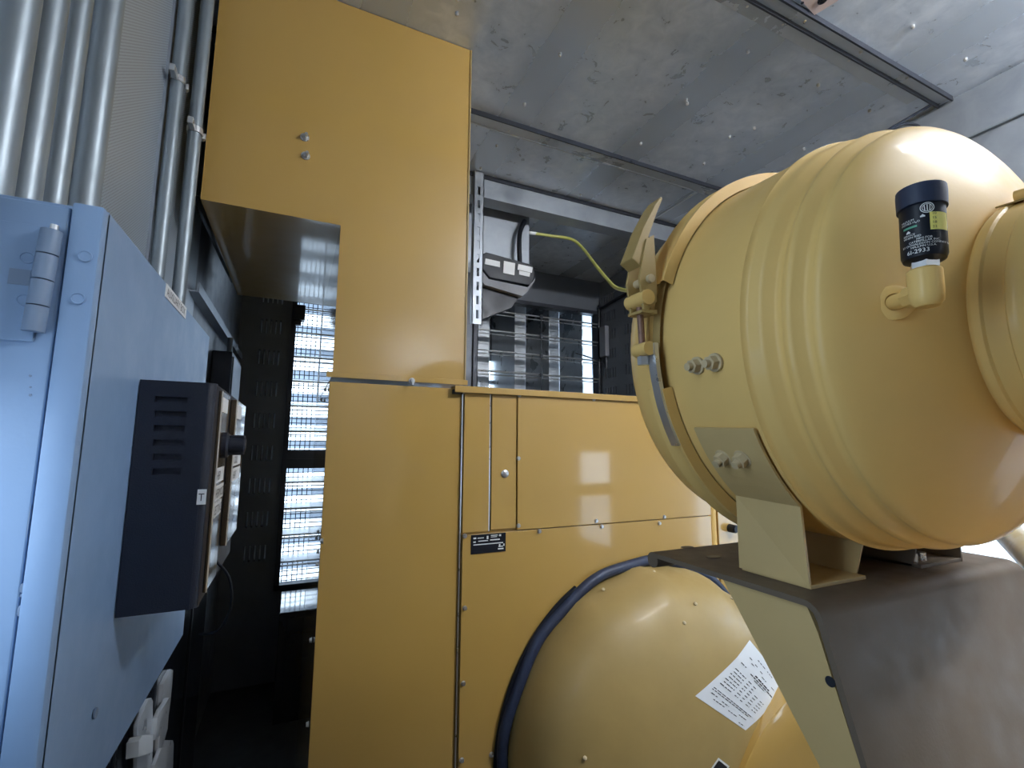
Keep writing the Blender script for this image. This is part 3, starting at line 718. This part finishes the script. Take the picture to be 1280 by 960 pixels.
p = at(118, 892, 0, CX+.001); b = B(); cyl(b, p, p+Vector((.002, 0, 0)), .006, 16); make('screw', b, 'cabinet_seam', cb, True)
# white name strip on the top edge of the side
pa, pb_ = at(208, 358, 0, CX+.001), at(231, 392, 0, CX+.001)
b = B(); box(b, (CX, pa.y, CZ1-.022), (CX+.0012, pb_.y+.01, CZ1-.001)); st = make('name_strip', b, 'white', cb, label='white strip lettered AUXILIARY BOX')
b = B(); text_bm(b, ['AUXILIARY BOX'], lambda u, v: (CX+.0016, pa.y+.006+u, CZ1-.018+v), .0185); make('lettering', b, 'print', st)

# ------------------------------------------------------------------ dark blue-black thermostat box on the cabinet side
T0, T1, TZ0, TZ1 = .80, 1.16, 1.222, 1.535; TX = -.108
tb = thing('thermostat_box', 'dark blue-black plastic box with vent slots and round knob on the cabinet side', 'control box', (-.15, .95, TZ0))
b = B()
# near face with six vent slots cut in
vs = []
for k in range(6):
    zc = at(225, 500+k*17.8, 1, T0).z; vs.append((-.180+k*.001, -.142, zc-.0042, zc+.0042))
holed(b, 1, T0, .004, (CX+.0012, TX-.010), (TZ0, TZ1), vs)
make('vented_face', b, 'navy', tb)
b = B(); box(b, (CX+.0012, T0+.005, TZ0), (TX, T1, TZ1), .004)
make('box_body', b, 'navy', tb, 40)
b = B(); cyl(b, (TX-.012, T0+.012, TZ0), (TX-.012, T0+.012, TZ1), .0118, 24); make('rounded_edge', b, 'navy', tb, True)
# face plates standing proud of the knob side
b = B(); box(b, (TX, T0+.030, TZ0+.012), (TX+.004, T0+.13, TZ1-.008), .001); make('face_plate', b, 'bronze', tb, label='bronze reflective face plate')
b = B(); cyl(b, (TX+.004, T0+.032, TZ0+.012), (TX+.004, T0+.032, TZ1-.008), .0015, 8); make('bright_edge', b, 'steel', tb)
b = B(); box(b, (TX+.001, T0+.17, TZ0+.05), (TX+.010, T1-.02, TZ1-.010), .001); make('face_plate', b, 'bronze', tb, label='bronze reflective face plate')
b = B(); cyl(b, (TX+.010, T0+.172, TZ0+.05), (TX+.010, T0+.172, TZ1-.010), .0016, 8); make('bright_edge', b, 'steel', tb)
b = B(); kz = 1.445; lathe(b, (TX+.004, T0+.085, kz), (1, 0, 0), [(0, .0205), (.006, .0205), (.009, .017), (.009, .013), (.030, .012), (.032, .010), (.032, 0)], 32); kn = make('knob', b, 'navy', tb, 40, label='round black control knob')
b = B(); box(b, (TX+.012, T0+.080, kz-.016), (TX+.035, T0+.090, kz+.016), .002); make('grip_bar', b, 'navy', kn)
# labels
z_t = at(272, 620, 1, T0).z
b = B(); box(b, (TX-.012, T0-.001, z_t-.011), (TX-.001, T0-.0002, z_t+.010)); l1 = make('label', b, 'white', tb, label='white label wrapped round the edge, lettered T')
b = B(); text_bm(b, ['T'], lambda u, v: (TX-.0105+u*.8, T0-.0013, z_t-.006+v), .015); make('lettering', b, 'print', l1)
for (ya_, yb_, zc, hh, tx, xx) in ((T0+.034, T0+.115, z_t+.026, .014, 'HER', TX+.0042), (T0+.034, T0+.125, z_t-.001, .014, 'HERMOSTAT', TX+.0042), (T0+.034, T0+.115, z_t-.026, .014, 'SETTING', TX+.0042),
                                   (T0+.18, T0+.30, z_t+.045, .014, 'COOL', TX+.0104), (T0+.18, T0+.30, z_t+.018, .014, 'HEAT', TX+.0104), (T0+.18, T0+.25, TZ1-.030, .016, '', TX+.0104), (T0+.04, T0+.10, TZ1-.028, .014, '', TX+.0042)):
    b = B(); box(b, (xx, ya_, zc-hh*.8), (xx+.0008, yb_, zc+hh*.8)); l_ = make('label', b, 'white', tb, label='small white label')
    if tx:
        b = B(); text_bm(b, [tx], lambda u, v: (xx+.0012, ya_+.006+u, zc-.007+v), .019); make('lettering', b, 'print', l_)
b = B(); tube(b, [(TX, T0+.15, TZ0+.03), (TX+.02, T0+.16, TZ0+.0), (TX+.026, T0+.17, TZ0-.05), (TX+.01, T0+.18, TZ0-.09), (TX-.02, T0+.2, TZ0-.10)], .0022, 8)
tag(make('cable', b, 'black', None, True), 'thin black wire looping below the thermostat box', 'wire')

# ------------------------------------------------------------------ lower black cabinet with silver paddle latches
LX = -.30
lc = thing('lower_cabinet', 'tall black cabinet below the wall cabinet at lower left', 'cabinet', (-.33, 2.0, 0))
b = B(); box(b, (XL+.001, .95, 0), (LX, 2.45, 1.0), .003); make('cabinet_body', b, 'blackgloss', lc)
for yy in (1.30, 1.62, 2.10):
    b = B(); box(b, (LX, yy-.006, .02), (LX+.004, yy+.006, .98), .001); make('door_edge', b, 'dark', lc)
b = B(); box(b, (LX, .96, .965), (LX+.018, 2.44, .995), .003); make('top_rail', b, 'galv_dark', lc)
def latch(label, plate, extra, depth):
    pts = [at(x, y, 0, LX+.001) for x, y in plate]
    t_ = thing('paddle_latch', label, 'latch', sum(pts, Vector())/len(pts))
    b = B(); prism(b, [Vector((LX, p.y, p.z)) for p in pts], (depth, 0, 0), .0015); make('escutcheon', b, 'silver', t_, 40)
    for nm, poly, x0, x1, mt_ in extra:
        q = [at(x, y, 0, LX+x1) for x, y in poly]
        b = B(); prism(b, [Vector((LX+x0, p.y, p.z)) for p in q], (x1-x0, 0, 0), .0012); make(nm, b, mt_, t_, 40)
latch('silver paddle latch on the black cabinet, nearest the pale cabinet, with white trigger',
      [(166, 1010), (168, 900), (172, 890), (180, 875), (184, 873), (186, 877), (185, 1010)],
      [('paddle', [(171, 1000), (172, 905), (182, 884), (184, 890), (182, 1000)], .010, .018, 'silver'), ('trigger', [(173, 946), (174, 926), (178, 919), (192, 918), (191, 940), (186, 942)], .018, .040, 'white')], .010)
latch('silver paddle latch on the black cabinet, highest of the three, with stepped handle',
      [(192, 948), (195, 915), (198, 880), (199, 856), (204, 846), (209, 837), (212, 838), (211, 855), (209, 876), (206, 895), (205, 912), (200, 930)],
      [('paddle', [(194, 925), (197, 897), (202, 886), (207, 880), (211, 872), (214, 871), (211, 880), (206, 890), (205, 907), (199, 920)], .010, .022, 'silver')], .010)
latch('silver paddle latch on the black cabinet, lowest, partly below the picture edge',
      [(188, 1010), (190, 952), (196, 938), (200, 926), (212, 926), (213, 930), (211, 1010)],
      [('paddle', [(192, 1000), (194, 956), (202, 935), (209, 934), (207, 1000)], .010, .020, 'silver')], .010)

# strut and fittings on the far part of the left wall
b = B(); prism(b, [(XL, 1.85, 1.955), (XL+.035, 1.85, 1.955), (XL+.035, 1.85, 1.99), (XL+.031, 1.85, 1.99), (XL+.031, 1.85, 1.96), (XL, 1.85, 1.96)], (0, 1.45, .0)); 
tag(make('wall_angle', b, 'galv_dark', None), 'dark steel angle running along the left wall under the duct', 'angle')
jb = thing('junction_box', 'small dark junction box on the left wall beyond the pale cabinet', 'box', (XL+.03, 2.6, 1.6))
b = B(); box(b, (XL, 2.45, 1.45), (XL+.08, 2.8, 1.86), .005); make('box_body', b, 'dark', jb)
b = B(); box(b, (XL+.08, 2.47, 1.47), (XL+.086, 2.78, 1.84), .003); make('box_lid', b, 'galv_dark', jb)
b = B(); cyl(b, (XL+.05, 2.6, 1.86), (XL+.05, 2.6, 1.95), .012, 14); make('conduit_entry', b, 'conduit', jb, True)
tc = thing('equipment_enclosure', 'low glossy black enclosure standing on the floor below the left far louvres', 'enclosure', (.0, 3.0, 0))
b = B(); box(b, (-.02, 2.9, 0), (1.9, 3.30, .55), .004); make('enclosure_body', b, 'blackgloss', tc)
b = B(); box(b, (.02, 2.892, .08), (.45, 2.899, .52), .002); make('door', b, 'blackgloss', tc)

# ------------------------------------------------------------------ conduits on the left wall
def pipe(nm, px, r, z0, z1, label, cat, x=None, mat='conduit'):
    x = XL+.006+r if x is None else x; p = at(px, 100, 0, x)
    t_ = thing(nm, label, cat, (x, p.y, z0))
    b = B(); cyl(b, (x, p.y, z0), (x, p.y, z1), r, 32); make('pipe', b, mat, t_, True)
    return t_, x, p.y
pipe('steel_pipe', 8, .020, 1.705, H-.002, 'wide round galvanised pipe rising above the pale cabinet, leftmost in view', 'pipe')
pipe('steel_pipe', 50, .018, 1.705, H-.002, 'galvanised pipe above the pale cabinet, second from the left edge', 'pipe')
pipe('steel_pipe', 86, .016, 1.705, H-.002, 'galvanised pipe above the pale cabinet, third from the left edge', 'pipe')
pipe('steel_pipe', 125, .020, 1.705, H-.002, 'galvanised pipe on the left side of the wide perforated sheet', 'pipe')
struct('trim_10', box(B(), (XL+.006, .965, 1.705), (XL+.010, 1.0, H)), 'galv_dark')
struct('trim_11', box(B(), (XL+.006, 1.36, 1.705), (XL+.012, 1.385, H)), 'galv_dark')
t1_, x1_, y1_ = pipe('rigid_conduit', 222, .0155, 1.02, H-.002, 'slim galvanised conduit on the wall, left one of the clamped pair', 'conduit', -.330)
t2_, x2_, y2_ = pipe('rigid_conduit', 250, .0155, 1.02, H-.002, 'slim galvanised conduit next to the duct edge, right one of the clamped pair', 'conduit', -.288)
def clamp(x, y, z, r, label):
    t_ = thing('conduit_clamp', label, 'clamp', (x, y, z), 'conduit clamps')
    b = B(); lathe(b, (x, y, z-.008), (0, 0, 1), [(0, r+.0005), (0, r+.003), (.016, r+.003), (.016, r+.0005)], 24); make('strap', b, 'steel', t_, 40)
    b = B(); box(b, (x-.008, y-r-.035, z-.009), (x+.004, y-r, z+.009), .001); make('ear', b, 'steel', t_)
    b = B(); box(b, (x+.002, y+r-.002, z-.008), (x+.022, y+r+.006, z+.008), .001); cyl(b, (x+.012, y+r-.010, z), (x+.012, y+r+.02, z), .004, 10); hexa(b, (x+.012, y+r+.006, z), (x+.012, y+r+.013, z), .009); make('bolt', b, 'steel', t_)
zc1 = at(221, 98, 0, x1_).z; zc2 = at(243, 162, 0, x2_).z
clamp(x1_, y1_, zc1, .0155, 'bolted steel clamp on the left conduit of the pair')
clamp(x2_, y2_, zc2, .0155, 'bolted steel clamp on the conduit next to the duct edge')
b = B(); tube(b, [at(246, 245, 1, 1.56), at(252, 268, 1, 1.62), at(262, 290, 1, 1.8), at(274, 318, 1, 2.1), at(290, 352, 1, 2.5)], .006, 8)
tag(make('cable', b, 'black', None, True), 'black cable along the lower left edge of the duct', 'cable')

# ------------------------------------------------------------------ behind the duct: slotted channel, hanging panel, controller
YS = 2.22
sx0, sx1 = at(591, 330, 1, YS).x, at(601, 330, 1, YS).x
z_top, z_bot = at(596, 222, 1, YS).z, at(596, 405, 1, YS).z
sh = []
k = 0; z = z_bot+.03
while z < z_top-.06: sh.append((sx0+.022, sx0+.036, z, z+.045)); z += .075
b = B(); holed(b, 1, YS, .004, (sx0, sx1+.012), (z_bot, H-.002), sh); box(b, (sx0, YS, z_bot), (sx0+.004, YS+.03, H-.002)); box(b, (sx1+.008, YS, z_bot), (sx1+.012, YS+.025, H-.002))
tag(make('slotted_channel', b, 'galv_dark', None), 'vertical slotted grey steel channel hanging beside the duct', 'channel')
YH = 2.42
p0, p1 = at(600, 262, 1, YH), at(661, 300, 1, YH)
hgp = thing('hanging_panel', 'plain grey sheet metal panel hanging behind the ceiling beam', 'panel', (p0.x, YH, 2.3))
b = B(); box(b, (p0.x-.1, YH, at(620, 346, 1, YH).z), (p1.x, YH+.01, H-.002), .002); make('sheet', b, 'galv_dark', hgp)
b = B(); box(b, (p1.x-.002, YH, at(620, 346, 1, YH).z), (p1.x+.002, YH+.10, H-.002)); make('return_flange', b, 'galv_dark', hgp)
b = B(); tube(b, [at(656, 276, 1, 2.38), at(650, 290, 1, 2.37), at(649, 310, 1, 2.36), at(650, 330, 1, 2.36)], .014, 12)
tag(make('cable', b, 'black', None, True), 'thick dark grey cable dropping into the top of the controller box', 'cable')
YC = 2.30
ct = thing('controller_box', 'black controller box with white labels hanging behind the slotted channel', 'control box', (1.0, YC, 2.35))
cs = [at(x, y, 1, YC) for x, y in ((604, 317), (608, 315), (666, 331), (669, 343), (664, 357), (612, 347), (601, 333))]
b = B(); prism(b, cs, (0, .10, 0), .004); make('box_body', b, 'black', ct)
bs = [at(x, y, 1, YC-.006) for x, y in ((601, 336), (611, 349), (660, 359), (669, 348), (668, 352), (659, 365), (653, 370), (606, 356), (600, 348))]
b = B(); prism(b, bs, (0, .115, 0)); make('base_tray', b, 'glove', ct, label='grey base tray')
for k, q in enumerate((((607, 323), (625, 327), (625, 334), (606, 330)), ((630, 326), (644, 329), (643, 344), (629, 341)), ((648, 330), (666, 334), (665, 341), (647, 337)), ((649, 338), (663, 341), (662, 346), (649, 343)))):
    b = B(); prism(b, [at(x, y, 1, YC-.0045) for x, y in q], (0, .0015, 0)); make('label', b, 'white', ct, label='white label')
b = B(); b_l = at(606, 358, 1, YC); b_r = at(650, 372, 1, YC)
prism(b, [at(x, y, 1, YC+.03) for x, y in ((600, 352), (650, 368), (640, 384), (600, 400))], (0, .08, 0)); make('underside_bracket', b, 'black', ct)
p = at(597, 318, 1, 2.25)
# yellow-green tube
b = B(); pts = [at(669, 292, 1, 2.42), at(690, 295, 1, 2.40), at(714, 299, 1, 2.36), at(728, 310, 1, 2.3), at(745, 332, 1, 2.1), at(760, 350, 1, 1.95), at(773, 361, 1, 1.8), at(806, 366, 1, 1.6)]
yt = thing('bent_tube', 'thin yellow-green tube bending down from ceiling towards the latch', 'tube', pts[0])
make('tube', tube(b, pts, .009, 12), 'hose_y', yt, True)
b = B(); cyl(b, at(661, 291, 1, 2.425), at(670, 292, 1, 2.42), .010, 14); make('end_sleeve', b, 'white', yt, True)
# louvre actuators
a1 = thing('louvre_actuator', 'dark louvre actuator at the right end of the far louvres', 'actuator', (2.3, 3.3, 2.1))
q0, q1 = at(752, 408, 1, 3.3), at(762, 447, 1, 3.3)
b = B(); box(b, (q0.x, 3.25, q1.z), (q0.x+.085, 3.34, q0.z), .008); make('motor', b, 'glove', a1)
b = B(); cyl(b, (q0.x+.04, 3.3, q1.z-.10), (q0.x+.04, 3.3, q1.z), .014, 12); make('shaft', b, 'dark', a1, True)
b = B(); tube(b, [(q0.x+.04, 3.3, q1.z-.1), (q0.x-.02, 3.31, q1.z-.04), (q0.x-.25, 3.33, q1.z+.02)], .006, 8); make('crank_rod', b, 'dark', a1, True)
a2 = thing('louvre_actuator', 'small black louvre actuator at the top of the left far louvres', 'actuator', (0, 3.3, 2.3))
q0, q1 = at(366, 382, 1, 3.3), at(381, 402, 1, 3.3)
b = B(); box(b, (q0.x, 3.25, q1.z), (q1.x, 3.34, q0.z), .006); make('motor', b, 'black', a2)
b = B(); box(b, (q0.x+.02, 3.28, q1.z-.03), (q1.x-.02, 3.32, q1.z)); make('mount', b, 'dark', a2)
# conduits on the right wall
for i, yy in enumerate((2.62, 2.50, 2.40)):
    x = XR-.03; b = B(); cyl(b, (x, yy, .3), (x, yy, 2.69), .014, 14)
    tag(make('thin_conduit', b, 'galv_dark', None, True), ['dark vertical conduit nearest the slotted lining of right wall', 'middle one of three dark vertical conduits on the right wall', 'dark vertical conduit half hidden by the canister clamp'][i], 'conduit', 'conduits on the right wall')
b = B(); tube(b, [(XR-.045, 3.38, 1.4), (XR-.045, 3.37, 2.55), (XR-.045, 3.30, 2.64), (XR-.045, 2.75, 2.68)], .012, 10)
tag(make('black_hose', b, 'black', None, True), 'black hose bending round the far right corner', 'hose')
